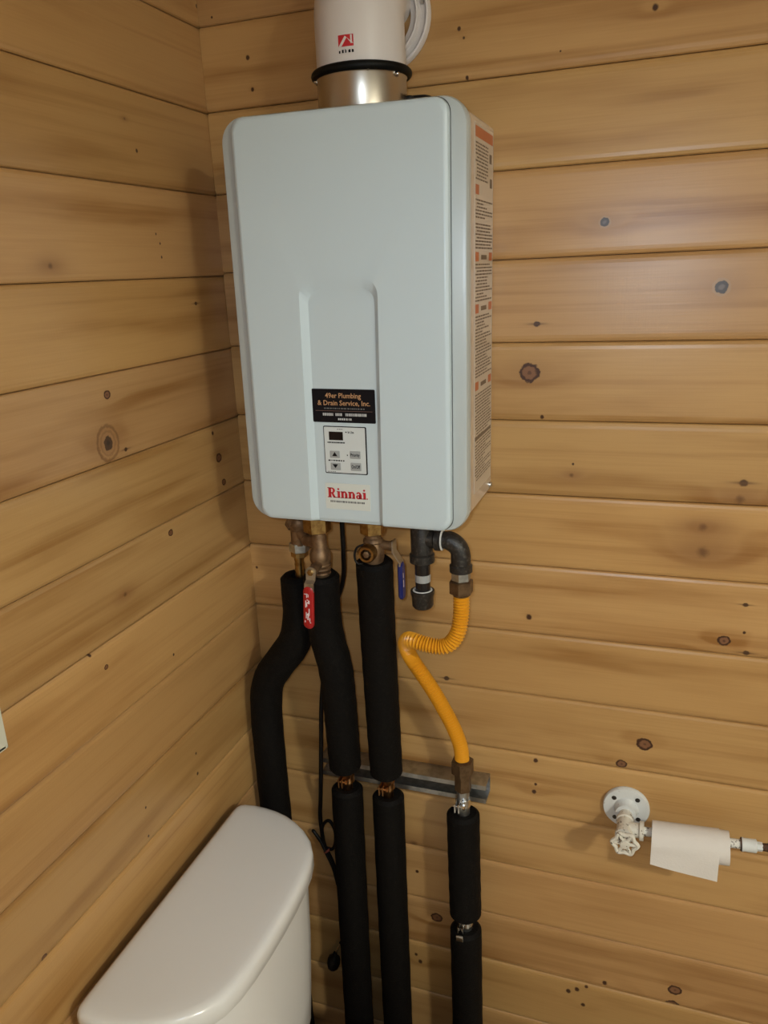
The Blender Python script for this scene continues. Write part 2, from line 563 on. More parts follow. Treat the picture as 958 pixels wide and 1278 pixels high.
def slab(name, lo, hi, m):
    o = MB().box(lo, hi).build(name, m, None, (0, 0, -ZF), smooth=0)
    o['kind'] = 'structure'
    return o


def plank_profile(z0, z1):
    """(depth into the wall, z) of a tongue-and-groove board with eased edges"""
    e = 0.004
    return [(0.115, z0 + e), (0.035, z0 + e), (0.016, z0 + e + 0.014), (0.004, z0 + e + 0.045), (0.0, z0 + e + 0.085),
            (0.0, z1 - e - 0.085), (0.004, z1 - e - 0.045), (0.016, z1 - e - 0.014), (0.035, z1 - e), (0.115, z1 - e)]


def planks(wall, axis, joints, a0, a1, face, sign, knots, seed, tints=None):
    """boards of one wall: the run goes along axis from a0 to a1, the face lies at `face`, sign = direction into the wall"""
    rnd = random.Random(seed)
    for i, (z1, z0) in enumerate(zip(joints, joints[1:])):
        lo, hi = (z0 + ZF) * U, (z1 + ZF) * U
        if knots is None:
            m = M['plain_wood_x'] if axis == 0 else M['plain_wood_y']
        else:
            kk = [k for k in knots if lo <= k[1] < hi]
            t = rnd.uniform(0.90, 1.06)
            t2 = (tints or {}).get(i, (1, 1, 1))
            m = wood('pine_board_%s_%02d' % ('xy'[axis], i), axis, seed * 100 + i, kk, (t * t2[0], t * rnd.uniform(.96, 1.0) * t2[1], t * rnd.uniform(.9, 1.04) * t2[2]))
        jit = rnd.uniform(-0.006, 0.006)
        pr = plank_profile(z0, z1)
        mb = MB()
        if axis == 0:
            mb.loft([[(a, face + sign * (d + 0.006 + jit), z) for d, z in pr] for a in (a0, a1)])
        else:
            mb.loft([[(face + sign * (d + 0.006 + jit), a, z) for d, z in pr] for a in (a0, a1)])
        mb.build('plank', m, wall, (0, 0, -ZF), smooth=0)


M['plain_wood_x'] = wood('pine_plain_x', 0, 901, [])
M['plain_wood_y'] = wood('pine_plain_y', 1, 902, [])
wall_back = slab('wall_back', (-0.6, 0.12, -ZF), (XR + 0.6, 0.5, ZC), M['backing'])
wall_left = slab('wall_left', (-0.5, YF - 0.5, -ZF), (-0.12, 0.12, ZC), M['backing'])
wall_right = slab('wall_right', (XR + 0.12, YF - 0.5, -ZF), (XR + 0.5, 0.12, ZC), M['backing'])
wall_front = slab('wall_front', (-0.12, YF - 0.5, -ZF), (XR + 0.12, YF - 0.12, ZC), M['backing'])
slab('floor', (-0.5, YF - 0.5, -ZF - 0.5), (XR + 0.5, 0.5, -ZF), M['floor_vinyl'])
slab('ceiling', (-0.5, YF - 0.5, ZC), (XR + 0.5, 0.5, ZC + 0.5), M['ceiling_white'])
planks(wall_back, 0, JB, -0.004, XR, 0.0, 1, KB, 3)
planks(wall_left, 1, JL, YF, 0.10, 0.0, -1, KL, 5)
M['drywall'] = mat('drywall', (0.62, 0.60, 0.55), 0.85)  # unseen walls, colour kept neutral to cut the warm bounce light
wall_front.data.materials[0] = M['drywall']
wall_right.data.materials[0] = M['drywall']

# ------------------------------------------------------------------ tankless water heater
HC = (2.4407, -1.7, -4.7045)
heater = Thing('tankless_water_heater', 'white wall-mounted tankless water heater with a rounded front cover and small control panel',
               'water heater', HC, rot=(0, 0.011, 0))

body = MB()
o = rrect(1.34, 2.2, 0.04, 3)
body.loft([[(a, y, b) for a, b in q] for q, y in ((o, 0.16), (o, 1.672), (inset(o, .02), 1.69))])
body_o = heater.lpart('body', body, M['panel_paint'])

fr = MB()
o = rrect(1.40, 2.30, 0.27, 8)
fr.loft([[(a, y, b) for a, b in q] for q, y in ((inset(o, .05), 0.10), (inset(o, .015), 0.112), (o, 0.15), (o, 0.26), (inset(o, .05), 0.275))])
heater.lpart('side_trim', fr, M['trim_grey'], label='light grey trim frame round the front cover')
gp = MB()  # dark plate drawn as the gap line behind the front cover
o = rrect(1.232, 2.284, 0.15, 8)
gp.loft([[(a, y, b) for a, b in o] for y in (0.094, 0.102)])
heater.lpart('cover_gap_line', gp, M['gap_dark'], label='thin dark gap line behind the front cover')

# front cover with the arched recess running out of its bottom edge
RD = 0.065
XL, XLi, XRi, XRo = -0.535, -0.455, 0.335, 0.395
hw, hh, cr = 1.225, 2.277, 0.15


def cover_outline():
    o = [(XL, -hh, 0), (XLi, -hh, 1), (XRi, -hh, 1), (XRo, -hh, 0)]
    for k, (sx, sz) in enumerate(((1, -1), (1, 1), (-1, 1), (-1, -1))):
        for i in range(9):
            a = math.radians(-90 + 90 * k + 90 * i / 8)
            o.append((sx * (hw - cr) + cr * math.cos(a), sz * (hh - cr) + cr * math.sin(a), 0))
    return o


co = cover_outline()
flat2 = [(a, b) for a, b, _ in co]
cv = MB()
rings = []
for ins, y in ((0.06, 0.0), (0.028, 0.008), (0.008, 0.026), (0.0, 0.06), (0.0, 0.095)):
    q = inset(flat2, ins)
    rings.append(cv.ring([(a, y + (RD if c[2] and y < 0.05 else (RD * .45 if c[2] and y < .07 else 0)), b) for (a, b), c in zip(q, co)]))
for a, b in zip(rings, rings[1:]):
    cv.bridge(a, b)
cv.f.append(tuple(reversed(rings[-1])))


def arch(xl, xr, ztop, r, slant):
    p = []
    for i in range(9):
        a = math.radians(180 - 90 * i / 8)
        p.append((xl + r + r * math.cos(a) + slant, ztop - r + r * math.sin(a)))
    for i in range(9):
        a = math.radians(90 - 90 * i / 8)
        p.append((xr - r + r * math.cos(a) + slant, ztop - r + r * math.sin(a)))
    return p


ao = cv.ring([(a, 0.0, b) for a, b in arch(XL, XRo + .01, 0.60, 0.22, 0.02)])
ai = cv.ring([(a, RD, b) for a, b in arch(XLi, XRi + .01, 0.47, 0.17, 0.02)])
r0 = rings[0]
cv.bridge(ao, ai, closed=False)
cv.f.append((r0[0], ao[0], ai[0], r0[1]))
cv.f.append((r0[3], r0[2], ai[-1], ao[-1]))
cv.f.append(tuple([r0[1]] + ai + [r0[2]]))                                   # recess floor
cv.f.append(tuple(r0[3:] + [r0[0]] + ao + []) if False else tuple(r0[3:] + [r0[0]] + ao))   # face round the recess
cover = heater.lpart('front_cover', cv, M['white_paint'], smooth=30)
wn = cover.modifiers.new('weighted', 'WEIGHTED_NORMAL')
wn.keep_sharp = True
wn.weight = 100

YR = RD          # recess floor
# installer's sticker
st = MB().prism(rrect(0.392, 0.196, 0.012, 2, -0.062, -0.845), YR - 0.008, YR)
sticker = heater.lpart('installer_sticker', st, M['black_print'], cover, label='black sticker with gold lettering of a plumbing firm')
ys = YR - 0.010


def print_on(parent, mbs, name, m):
    mb = MB()
    for q in mbs:
        k = len(mb.v)
        mb.v += q.v
        mb.f += [tuple(i + k for i in f) for f in q.f]
    return heater.lpart(name, mb, m, parent, smooth=0)


def bars(x0, x1, z0, h, y, seed, word=(0.008, 0.016), gap=0.006):
    return dashes(MB(), x0, x1, z0, z0 + h, y, random.Random(seed), word, gap)


def shift_x(mb, k, z_ref):
    return mb


print_on(cover, [text_mb('49er Plumbing', -0.285, 0.160, -0.752, 0.058, ys, 0.012),
                 text_mb('& Drain Service, Inc.', -0.385, 0.270, -0.838, 0.058, ys, 0.012)], 'sticker_lettering', M['gold_print'])
r5 = random.Random(5)
print_on(cover, [bars(-0.305, 0.200, -0.882, 0.014, ys, 11, (0.010, 0.035), 0.009)], 'sticker_small_print', M['grey_print'])
print_on(cover, [MB().loft([[(-.415, ys, -.906), (.295, ys, -.906), (.295, ys, -.902), (-.415, ys, -.902)]], True, False)], 'sticker_rule', M['rule_print'])
print_on(cover, [bars(-0.325, -0.195, -0.962, 0.032, ys, 12), bars(-0.165, -0.075, -0.962, 0.032, ys, 13), bars(-0.04, 0.225, -0.962, 0.032, ys, 14),
                 bars(-0.135, 0.035, -1.012, 0.024, ys, 15, (.008, .018), .010)], 'sticker_numbers', M['white_print'])

# control panel
cpo = rrect(0.270, 0.287, 0.014, 2, -0.063, -1.372)
bez = heater.lpart('control_panel', MB().prism(cpo, YR - 0.006, YR), M['black_print'], label='small grey control panel with dark outline, display and four buttons')
pf = rrect(0.258, 0.276, 0.010, 2, -0.066, -1.371)
heater.lpart('panel_face', MB().prism(pf, YR - 0.010, YR - 0.004), M['panel_face'], bez)
yp = YR - 0.010
heater.lpart('display', MB().prism([(-.262, -1.251), (-.085, -1.251), (-.085, -1.150), (-.262, -1.150)], yp - .003, yp), M['screen'], bez, label='dark display window')
BT = [(-.260, -.135, -1.467, -1.380), (-.258, -.130, -1.613, -1.526), (-.006, .128, -1.467, -1.375), (-.002, .132, -1.613, -1.516)]
for (a, b, c, d) in BT:
    heater.lpart('button', MB().box((a, yp - .008, c), (b, yp, d), 0.008), M['button_grey'], bez)
yb = yp - .0095


def tri(cx, cz, w, h):
    return MB().loft([[(cx - w, yb, cz - h), (cx + w, yb, cz - h), (cx, yb, cz + h)]], True, False)


print_on(bez, [tri(-.198, -1.418, .034, .026), tri(-.196, -1.566, .036, -.024),
               text_mb('Priority', 0.004, 0.118, -1.437, 0.036, yb, 0.02), text_mb('On/Off', 0.010, 0.118, -1.583, 0.042, yb, 0.02),
               text_mb('In Use', -0.020, 0.055, -1.165, 0.030, yp - .002, 0.02),
               MB().prism([(-.052, -1.158), (-.036, -1.158), (-.036, -1.145), (-.052, -1.145)], yp - .002, yp - .001),
               MB().prism([(-.045, -1.436), (-.034, -1.436), (-.034, -1.420), (-.045, -1.420)], yp - .002, yp - .001),
               bars(-.285, -.065, -1.288, 0.016, yp - .002, 21, (.010, .022), .004), bars(-.285, -.08, -1.506, 0.016, yp - .002, 22, (.010, .024), .008)],
         'panel_lettering', M['black_print'])
print_on(bez, [bars(-.155, -.085, -1.124, 0.010, yp - .002, 23)], 'panel_small_print', M['grey_print'])
print_on(bez, [bars(-.298, -.198, -1.641, 0.010, yp - .002, 24)], 'panel_small_print', M['grey_print'])

# brand label with red serif lettering
bl = rrect(0.288, 0.162, 0.008, 2, -0.062, -1.942)
brand = heater.lpart('brand_label', MB().prism(bl, YR - 0.007, YR), M['label_paper'], label='pale label with red maker lettering')
yq = YR - 0.0085


def serif_word(x0, x1, zb, H, y):
    """heavy slab-serif letters R i n n a i . drawn as flat strokes"""
    mb = MB()
    S = 0.37      # stem
    t = 0.12      # serif thickness
    parts = []

    def bx(a, b, c, d):
        parts.append([(a, c), (b, c), (b, d), (a, d)])

    def arc(cx, cz, ro_x, ro_z, ri_x, ri_z, a0, a1, n=12):
        for i in range(n):
            p = [math.radians(a0 + (a1 - a0) * k / n) for k in (i, i + 1)]
            parts.append([(cx + ri_x * math.cos(p[0]), cz + ri_z * math.sin(p[0])), (cx + ro_x * math.cos(p[0]), cz + ro_z * math.sin(p[0])),
                          (cx + ro_x * math.cos(p[1]), cz + ro_z * math.sin(p[1])), (cx + ri_x * math.cos(p[1]), cz + ri_z * math.sin(p[1]))])

    def i_(x):
        bx(x + .06, x + .06 + S, 0, 0.98)
        bx(x - .04, x + .46, 0, t)
        bx(x - .04, x + .2, .98 - t, .98)
        arc(x + .21, 1.28, .16, .14, 0, 0, 0, 360)
        return x + .56

    def n_(x):
        bx(x + .06, x + .06 + S, 0, .98)
        bx(x - .04, x + .46, 0, t)
        bx(x - .04, x + .2, .98 - t, .98)
        bx(x + .62, x + .62 + S, 0, .70)
        bx(x + .52, x + 1.02, 0, t)
        arc(x + .56, .62, .36, .40, .07, .20, 0, 150)
        return x + 1.12

    def a_(x):
        bx(x + .50, x + .50 + S, 0, .66)
        bx(x + .70, x + .96, 0, t)
        arc(x + .42, .62, .38, .40, .09, .22, 0, 160)
        arc(x + .36, .29, .35, .31, .08, .13, 0, 360)
        return x + 1.04

    x = 0.0
    bx(x + .08, x + .08 + S + .05, 0, 1.45)                # R
    bx(x - .06, x + .56, 0, t)
    bx(x - .06, x + .3, 1.45 - t, 1.45)
    bx(x + .3, x + .62, 1.45 - t * 1.3, 1.45)
    bx(x + .3, x + .62, .62, .62 + t * 1.3)
    arc(x + .60, 1.035, .48, .415, .14, .25, -90, 90)
    parts.append([(x + .50, .66), (x + .84, .66), (x + 1.16, 0), (x + .80, 0)])
    bx(x + .80, x + 1.32, 0, t)
    x = 1.38
    x = i_(x)
    x = n_(x)
    x = n_(x)
    x = a_(x)
    x = i_(x)
    arc(x + .06, .10, .10, .10, 0, 0, 0, 360)
    xt = x + .16
    sx, sz = (x1 - x0) / (xt + .06), H / 1.45
    for p in parts:
        mb.loft([[(x0 + (a + .06) * sx, y, zb + b * sz) for a, b in p]], True, False)
    return mb


print_on(brand, [serif_word(-0.322, 0.196, -1.962, 0.125, yq)], 'brand_lettering', M['brand_red'])
print_on(brand, [bars(-.290, 0.16, -2.020, 0.024, yq, 31, (.008, .022), .006)], 'brand_small_print', M['grey_print'])

# warning label down the right side panel
hx = 1.34
wl = MB()
wl.loft([[(hx + .001, y, z) for y, z in ((0.68, -2.0), (1.63, -2.0), (1.63, 2.13), (0.68, 2.13))],
         [(hx + .005, y, z) for y, z in ((0.68, -2.0), (1.63, -2.0), (1.63, 2.13), (0.68, 2.13))]])
warn = heater.lpart('warning_label', wl, M['warn_paper'], body_o, smooth=0, label='tall printed warning label in red and black on the side panel')
r8 = random.Random(8)


def yz_quad(mb, y0, y1, z0, z1, x):
    mb.loft([[(x, y0, z0), (x, y1, z0), (x, y1, z1), (x, y0, z1)]], True, False)


ink = MB()
xo = hx + .0065
HEAD = [(2.03, 0), (1.46, 2), (0.755, 1), (0.185, 1), (-0.70, 1)]
heads = [(0.70, 1.60, 1.985, 2.095)]
for z, k in HEAD[1:]:
    heads.append((0.71, 0.88, z - .05, z + .05))
    if k == 1:
        heads.append((1.42, 1.60, z - .045, z + .05))
        yz_quad(ink, 1.0, 1.3, z - .03, z + .02, xo)
for q in heads:
    om = MB()
    yz_quad(om, *q, xo)
    heater.lpart('warning_heading', om, M['warn_orange'], warn, smooth=0)
z = 1.93
while z > -1.92:
    near = [abs(z - h[0]) for h in HEAD]
    if min(near) > 0.075 and r8.random() > 0.07:
        y = 0.71 + (0.06 if r8.random() < .3 else 0)
        end = 1.60 if r8.random() < .6 else r8.uniform(1.1, 1.55)
        if z > 1.45:
            end = min(end, 1.35)
        while y < end:
            w = min(r8.uniform(.05, .16), end - y)
            yz_quad(ink, y, y + w, z - .008, z + .009, xo)
            y += w + .018
    z -= 0.036
yz_quad(ink, 0.70, 1.6, -1.35, -1.31, xo)
for (a, b, c, d) in ((1.42, 1.55, 1.78, 1.88), (1.45, 1.57, 1.52, 1.62)):
    yz_quad(ink, a, b, c, d, xo)
heater.lpart('warning_text', ink, M['warn_ink'], warn, smooth=0, kind='stuff')

sc = MB().lathe((hx, 1.585, -2.115), (1, 0, 0), [(0, .04), (.012, .04), (.03, .028), (.036, .01)], 12)
heater.lpart('side_screw', sc, M['screw_steel'], body_o)
pg = MB().lathe((0.55, 0.92, 2.19), (0, 0, 1), [(0, .05), (.20, .05), (.21, .062), (.27, .062), (.29, .03)], 12)
pg.tube(catmull([(0.55, .92, 2.45), (.62, .93, 2.455), (.74, .95, 2.45), (.80, .96, 2.40), (.82, .97, 2.20)], 5), .026, 8)
heater.lpart('cable_gland', pg, M['cord_black'], body_o)

# ------------------------------------------------------------------ vent pipe
VX, VY = 2.495, -0.86
vent = Thing('vent_pipe', 'white round vent elbow on a metal collar rising from the heater into the back wall', 'vent pipe', (VX, VY, -2.50))
vent.part('metal_collar', MB().lathe((VX, VY, -2.50), (0, 0, 1), [(0, .498), (.45, .498), (.462, .508), (.475, .498), (.50, .49)], 48), M['steel'],
          label='brushed metal collar under the elbow')
vent.part('gasket', MB().torus((VX, VY, -1.995), (0, 0, 1), 0.515, 0.047, 48, 12), M['rubber'], label='black rubber gasket ring')
el = [Vector((VX, VY, -2.0)), Vector((VX, VY, -1.75))]
for i in range(0, 13):
    a = math.radians(90 * i / 12)
    el.append(Vector((VX, VY + 0.56 * (1 - math.cos(a)), -1.46 + 0.40 * math.sin(a))))
el.append(Vector((VX, -0.02, -1.06)))
rr_ = [0.492] * 9 + [0.492 - 0.132 * i / 6 for i in range(1, 7)] + [0.36]
elbow = vent.part('elbow', MB().tube(el, rr_, 48), M['vent_white'])
fx, fz = 2.50, -1.24
fl_ = MB().lathe((fx, -0.01, fz), (0, -1, 0), [(0, .575), (.05, .58), (.085, .56), (.09, .54), (.05, .52), (.045, .46), (.09, .44), (.095, .42), (.06, .40), (.04, .34)], 56, caps=False)
flange = vent.part('wall_flange', fl_, M['vent_white'])
vent.part('flange_screw', MB().lathe((fx + .485, -0.05, fz + .10), (0, -1, 0), [(0, .026), (.015, .026), (.03, .015)], 10), M['screw_steel'], flange)
for ang, zz in ((-62, -2.02), (-22, -2.06), (-155, -2.04)):
    d = Vector((math.cos(math.radians(ang)), math.sin(math.radians(ang)), 0))
    b = Vector((VX, VY, zz)) + d * .494
    vent.part('collar_screw', MB().lathe(b, d, [(0, .032), (.02, .032), (.04, .015)], 8), M['chrome'])


def wrap(mb, ang0, r):
    """bend a flat x-z drawing round the elbow's vertical leg; x is arc length"""
    mb.v = [Vector((VX + math.sin(ang0 + p.x / r) * r, VY - math.cos(ang0 + p.x / r) * r, p.z)) for p in mb.v]
    return mb


lg = MB()
A0 = 0.04
lz = -1.755


def lq(q, m):
    for p in q:
        m.loft([[(a, 0, lz + b) for a, b in p]], True, False)
    return m


red = lq([[(-.085, -.055), (0, -.055), (0, .055), (-.085, .055)], [(0, -.055), (.085, -.055), (.085, .055), (0, .055)]], MB())
vent.part('elbow_emblem', wrap(red, A0, .4945), M['brand_red'], elbow, smooth=0, label='small red emblem with a pale peak')
pale = lq([[(-.085, -.055), (-.05, -.055), (.012, .026), (-.008, .044)], [(-.008, .044), (.012, .026), (.06, -.03), (.085, -.03)],
           [(.052, -.03), (.07, -.03), (.07, .05), (.052, .05)]], MB())
vent.part('emblem_peak', wrap(pale, A0, .496), M['vent_white'], elbow, smooth=0)
wd_ = MB()
for i, w in enumerate((.018, .020, .014, .024, .022)):
    x = -.082 + i * .036
    lq([[(x, -.115), (x + w, -.115), (x + w, -.09 + .006 * (i % 2)), (x, -.09 + .006 * (i % 3))]], wd_)
vent.part('emblem_word', wrap(wd_, A0, .496), M['black_print'], elbow, smooth=0)

# ------------------------------------------------------------------ foam insulated pipes
FR = 0.245


def sleeve(path, r=FR, n=28, steps=40):
    p, L = resample(catmull(path, 8), steps)
    d0 = (p[1] - p[0]).normalized()
    d1 = (p[-1] - p[-2]).normalized()
    pts, rs = [], []
    pts += [p[0] + d0 * .08, p[0] + d0 * .015, p[0], p[0] + d0 * .05]
    rs += [r * .40, r * .40, r * .80, r]
    pts += p[1:-1]
    rs += [r * (1 + 0.012 * math.sin(i * 1.7)) for i in range(len(p) - 2)]
    pts += [p[-1] - d1 * .05, p[-1], p[-1] - d1 * .015, p[-1] - d1 * .08]
    rs += [r, r * .80, r * .40, r * .40]
    # keep frames straight through the folded-in ends
    mb = MB()
    x = None
    rings = []
    for i, q in enumerate(pts):
        if i < 4:
            d = d0
        elif i >= len(pts) - 4:
            d = d1
        else:
            d = (pts[i + 1] - pts[i - 1]).normalized()
        if x is None:
            x, y = frame_of(d)
        else:
            x = (x - d * x.dot(d)).normalized()
            y = d.cross(x).normalized()
        rings.append([q + (x * math.cos(2 * math.pi * k / n) + y * math.sin(2 * math.pi * k / n)) * rs[i] for k in range(n)])
    return mb.loft(rings)


GRP = 'black foam insulated pipes'
pa = Thing('insulated_pipe', 'black foam-covered drain pipe bending left into the corner behind the toilet tank', 'pipe', (0.31, -0.50, -ZF), GRP)
pa.part('foam_sleeve', sleeve([(1.15, -.75, -8.10), (1.13, -.74, -8.75), (1.0, -.72, -9.18), (.72, -.69, -9.56), (.47, -.65, -9.93), (.355, -.60, -10.45),
                               (.33, -.58, -11.4), (.33, -.57, -12.6), (.35, -.52, -15.0), (.37, -.50, -17.55)], steps=70), M['foam'])
pa.part('pipe', MB().cyl((.37, -.50, -17.3), (.37, -.50, -17.6), .087), M['copper'])

pb = Thing('insulated_pipe', 'black foam-covered hot water pipe curving right below the red-handled valve', 'pipe', (1.485, -0.45, -ZF), GRP)
pb.part('foam_sleeve', sleeve([(1.66, -1.05, -7.92), (1.62, -1.0, -8.45), (1.625, -.93, -8.93), (1.68, -.85, -9.42), (1.675, -.77, -9.98), (1.615, -.585, -11.28)], steps=44), M['foam'])
pb.part('copper_pipe', MB().tube(catmull([(1.63, -.63, -11.0), (1.60, -.54, -11.38), (1.57, -.46, -11.6), (1.56, -.45, -11.95)], 5), .087, 16), M['copper'])
pb.part('foam_sleeve', sleeve([(1.56, -.45, -11.73), (1.53, -.45, -13.5), (1.485, -.45, -17.55)], steps=30), M['foam'])

pc = Thing('insulated_pipe', 'straight black foam-covered cold water pipe below the blue-handled valve', 'pipe', (2.215, -0.45, -ZF), GRP)
pc.part('foam_sleeve', sleeve([(2.43, -1.05, -7.66), (2.355, -.84, -9.13), (2.28, -.585, -11.26)], steps=36), M['foam'])
pc.part('copper_pipe', MB().tube(catmull([(2.29, -.63, -11.0), (2.265, -.54, -11.36), (2.245, -.46, -11.58), (2.24, -.45, -11.95)], 5), .087, 16), M['copper'])
pc.part('foam_sleeve', sleeve([(2.24, -.45, -11.73), (2.225, -.45, -14.0), (2.215, -.45, -17.55)], steps=30), M['foam'])

pd = Thing('insulated_pipe', 'short black foam-covered gas pipe under the yellow hose, broken by a bare joint', 'pipe', (3.435, -0.45, -ZF), GRP)
pd.part('foam_sleeve', sleeve([(3.415, -.45, -11.80), (3.42, -.45, -12.7), (3.43, -.45, -13.70)], steps=24), M['foam'])
pd.part('gas_pipe', MB().cyl((3.42, -.45, -11.36), (3.435, -.45, -14.1), .095), M['galv'])
pd.part('foam_sleeve', sleeve([(3.43, -.45, -13.93), (3.435, -.45, -15.5), (3.435, -.45, -17.55)], steps=24), M['foam'])
jc = MB().lathe((3.43, -.45, -13.88), (0, 0, 1), [(0, .11), (.01, .125), (.10, .125), (.11, .11)], 20)
jc.box((3.345, -.64, -13.91), (3.375, -.54, -13.80), .004).box((3.40, -.64, -13.91), (3.43, -.54, -13.80), .004)
pd.part('hose_clamp', jc, M['chrome'], label='shiny clamp on the bare joint')
pd.part('clamp_tab', MB().box((3.335, -.70, -14.0), (3.445, -.685, -13.90), .006).xform(Matrix.Identity(4)), M['chrome'])


# ------------------------------------------------------------------ strut channel and its clamps
SX0, SX1, SZ, SH, SD = 1.06, 3.73, -11.54, 0.15, 0.32
strut = Thing('strut_channel', 'galvanized metal strut channel fixed level across the wall behind the pipes', 'bracket', ((SX0 + SX1) / 2, 0, SZ - SH))
t, lip = 0.022, 0.075
prof = [(0, -SH), (-SD, -SH), (-SD, -SH + lip), (-SD + .05, -SH + lip), (-SD + .05, -SH + lip - .02), (-SD + t, -SH + lip - .02), (-SD + t, -SH + t), (-t, -SH + t),
        (-t, SH - t), (-SD + t, SH - t), (-SD + t, SH - lip + .02), (-SD + .05, SH - lip + .02), (-SD + .05, SH - lip), (-SD, SH - lip), (-SD, SH), (0, SH)]
smb = MB()
smb.loft([[(x, -.002 + y, SZ + z) for y, z in prof] for x in (SX0, SX1)])
strut.part('channel', smb, M['galv'], smooth=0)
strut.part('channel_bolt', MB().hexnut((2.85, -.024, SZ), (0, -1, 0), .05, .06), M['galv'])
strut.part('channel_bolt', MB().hexnut((1.28, -.024, SZ), (0, -1, 0), .05, .06), M['galv'])


def clamp(x, y, z, r, m, label, name='pipe_clamp'):
    th = Thing(name, label, 'clamp', (x, y, z), 'clamps holding the pipes to the strut')
    bd = MB()
    n = 20
    out = []
    for i in range(n + 1):
        a = math.radians(-60 + 300 * i / n)      # open towards the front left
        out.append((a,))
    ri, ro = r + .004, r + .022
    ring_i = []
    rings = []
    for (a,) in out:
        ca, sa = math.cos(a - math.radians(30)), math.sin(a - math.radians(30))
        rings.append([(x + ri * ca, y + ri * sa, z - .06), (x + ro * ca, y + ro * sa, z - .06), (x + ro * ca, y + ro * sa, z + .06), (x + ri * ca, y + ri * sa, z + .06)])
    bd.loft(rings)
    th.part('band', bd, m)
    for s in (-1, 1):
        xe = x - .045 + s * .028
        th.part('ear', MB().box((xe - .011, y - r - .12, z - .075), (xe + .011, y - r + .03, z + .07), .004), m)
    th.part('clamp_bolt', MB().cyl((x - .12, y - r - .06, z), (x + .06, y - r - .06, z), .018, n=10).hexnut((x + .03, y - r - .06, z), (1, 0, 0), .035, .04), m)
    return th


clamp(1.585, -.455, -11.55, .087, M['copper'], 'copper pipe clamp in the gap of the curving hot water pipe')
clamp(2.245, -.455, -11.55, .087, M['copper'], 'copper pipe clamp in the gap of the straight middle pipe')
clamp(3.42, -.455, -11.60, .095, M['chrome'], 'silver pipe clamp under the brown nuts of the yellow gas hose')

# ------------------------------------------------------------------ hot valve with relief valve
hv = Thing('isolation_valve', 'bronze hot water valve with red lever and side relief valve under the heater', 'valve', (1.66, -1.05, -6.9))
hv.part('union_nut', MB().hexnut((1.65, -1.05, -7.33), (0, 0, 1), .30, .185), M['brass'])
hv.part('tailpiece', MB().cyl((1.65, -1.05, -7.1), (1.65, -1.05, -6.93), .10), M['brass'])
vb = MB().lathe((1.665, -1.05, -7.95), (0, 0, 1), [(0, .115), (.04, .13), (.06, .115), (.10, .135), (.12, .12), (.16, .14), (.18, .125), (.24, .145), (.32, .145), (.38, .115), (.42, .10), (.55, .10), (.60, .085), (.65, .085)], 24)
vb.cyl((1.665, -1.05, -7.50), (1.42, -.93, -7.50), .09)
hv.part('valve_body', vb, M['bronze'])
hv.part('valve_stem', MB().cyl((1.675, -1.15, -7.76), (1.69, -1.36, -7.76), .06).hexnut((1.69, -1.40, -7.76), (0, 1, 0), .06, .065), M['bronze'])
rv = MB().ball((1.28, -.85, -7.30), .15)
for i in range(4):
    rv.torus((1.20 - i * .018, -.87, -7.28 + i * .012), (-1, -.2, .5), .115 - i * .008, .014, 20, 6)
rv.cyl((1.28, -.85, -7.3), (1.26, -.83, -7.60), .115)
rv.cyl((1.28, -.85, -7.40), (1.42, -.93, -7.48), .09)
rl = hv.part('relief_valve', rv, M['bronze'])
hv.part('lock_nut', MB().hexnut((1.25, -.82, -7.72), (0, 0, 1), .14, .14), M['galv'], rl, label='dull grey locking nut')
nb = MB().hexnut((1.24, -.81, -7.80), (0, 0, 1), .09, .12)
nb.lathe((1.215, -.79, -8.12), (0, 0, 1), [(h * .04, .072 if h % 2 else .062) for h in range(10)], 14)
hv.part('threaded_nipple', nb, M['brass'], rl)
hd = MB()
pth = [(1.69, -1.425, -7.69), (1.69, -1.428, -7.82), (1.68, -1.47, -7.88), (1.672, -1.47, -7.98)]
hd.lathe((1.69, -1.415, -7.76), (0, -1, 0), [(0, .075), (.022, .075)], 20)
prev = None
ids = []
for (x, y, z), w in zip([(1.69, -1.415, -7.74), (1.686, -1.425, -7.86), (1.678, -1.47, -7.90), (1.668, -1.47, -8.02)], (.07, .066, .066, .066)):
    ids.append([(x - w, y, z), (x + w, y, z), (x + w, y - .02, z), (x - w, y - .02, z)])
hd.loft(ids)
lev = hv.part('lever_handle', hd, M['galv'], label='bent steel lever')
gr = MB()
o = rrect(.072, .30, .07, 5)
gr.loft([[(a, y, b) for a, b in q] for q, y in ((inset(o, .02), -.03), (o, -.015), (o, .015), (inset(o, .02), .03))])
gr.xform(Matrix.Rotation(math.radians(3.5), 4, 'Y'))
gr.move((1.648, -1.478, -8.24))
hv.part('lever_grip', gr, M['red_grip'], lev, label='red rubber grip with pale markings')
mk = MB()
rm = random.Random(4)
for (x, z, w, h) in ((-.03, .20, .05, .010), (-.02, .18, .012, .06), (.0, .18, .012, .04), (-.035, .06, .014, .10), (-.012, .08, .02, .02), (.01, .09, .022, .05), (-.02, .05, .012, .05),
                     (.0, -.09, .018, .05), (.012, -.05, .014, .10), (-.02, -.09, .02, .03), (-.005, -.14, .02, .05), (-.03, -.10, .012, .09), (.02, -.16, .014, .05), (-.045, -.19, .012, .03), (.03, -.20, .02, .012), (-.01, .12, .02, .012)):
    mk.loft([[(x - w / 2, -.0315, z - h / 2), (x + w / 2, -.0315, z - h / 2), (x + w / 2, -.0315, z + h / 2), (x - w / 2, -.0315, z + h / 2)]], True, False)
mk.xform(Matrix.Rotation(math.radians(3.5), 4, 'Y')).move((1.652, -1.478, -8.24))
hv.part('grip_marking', mk, M['grip_ink'], lev, smooth=0)
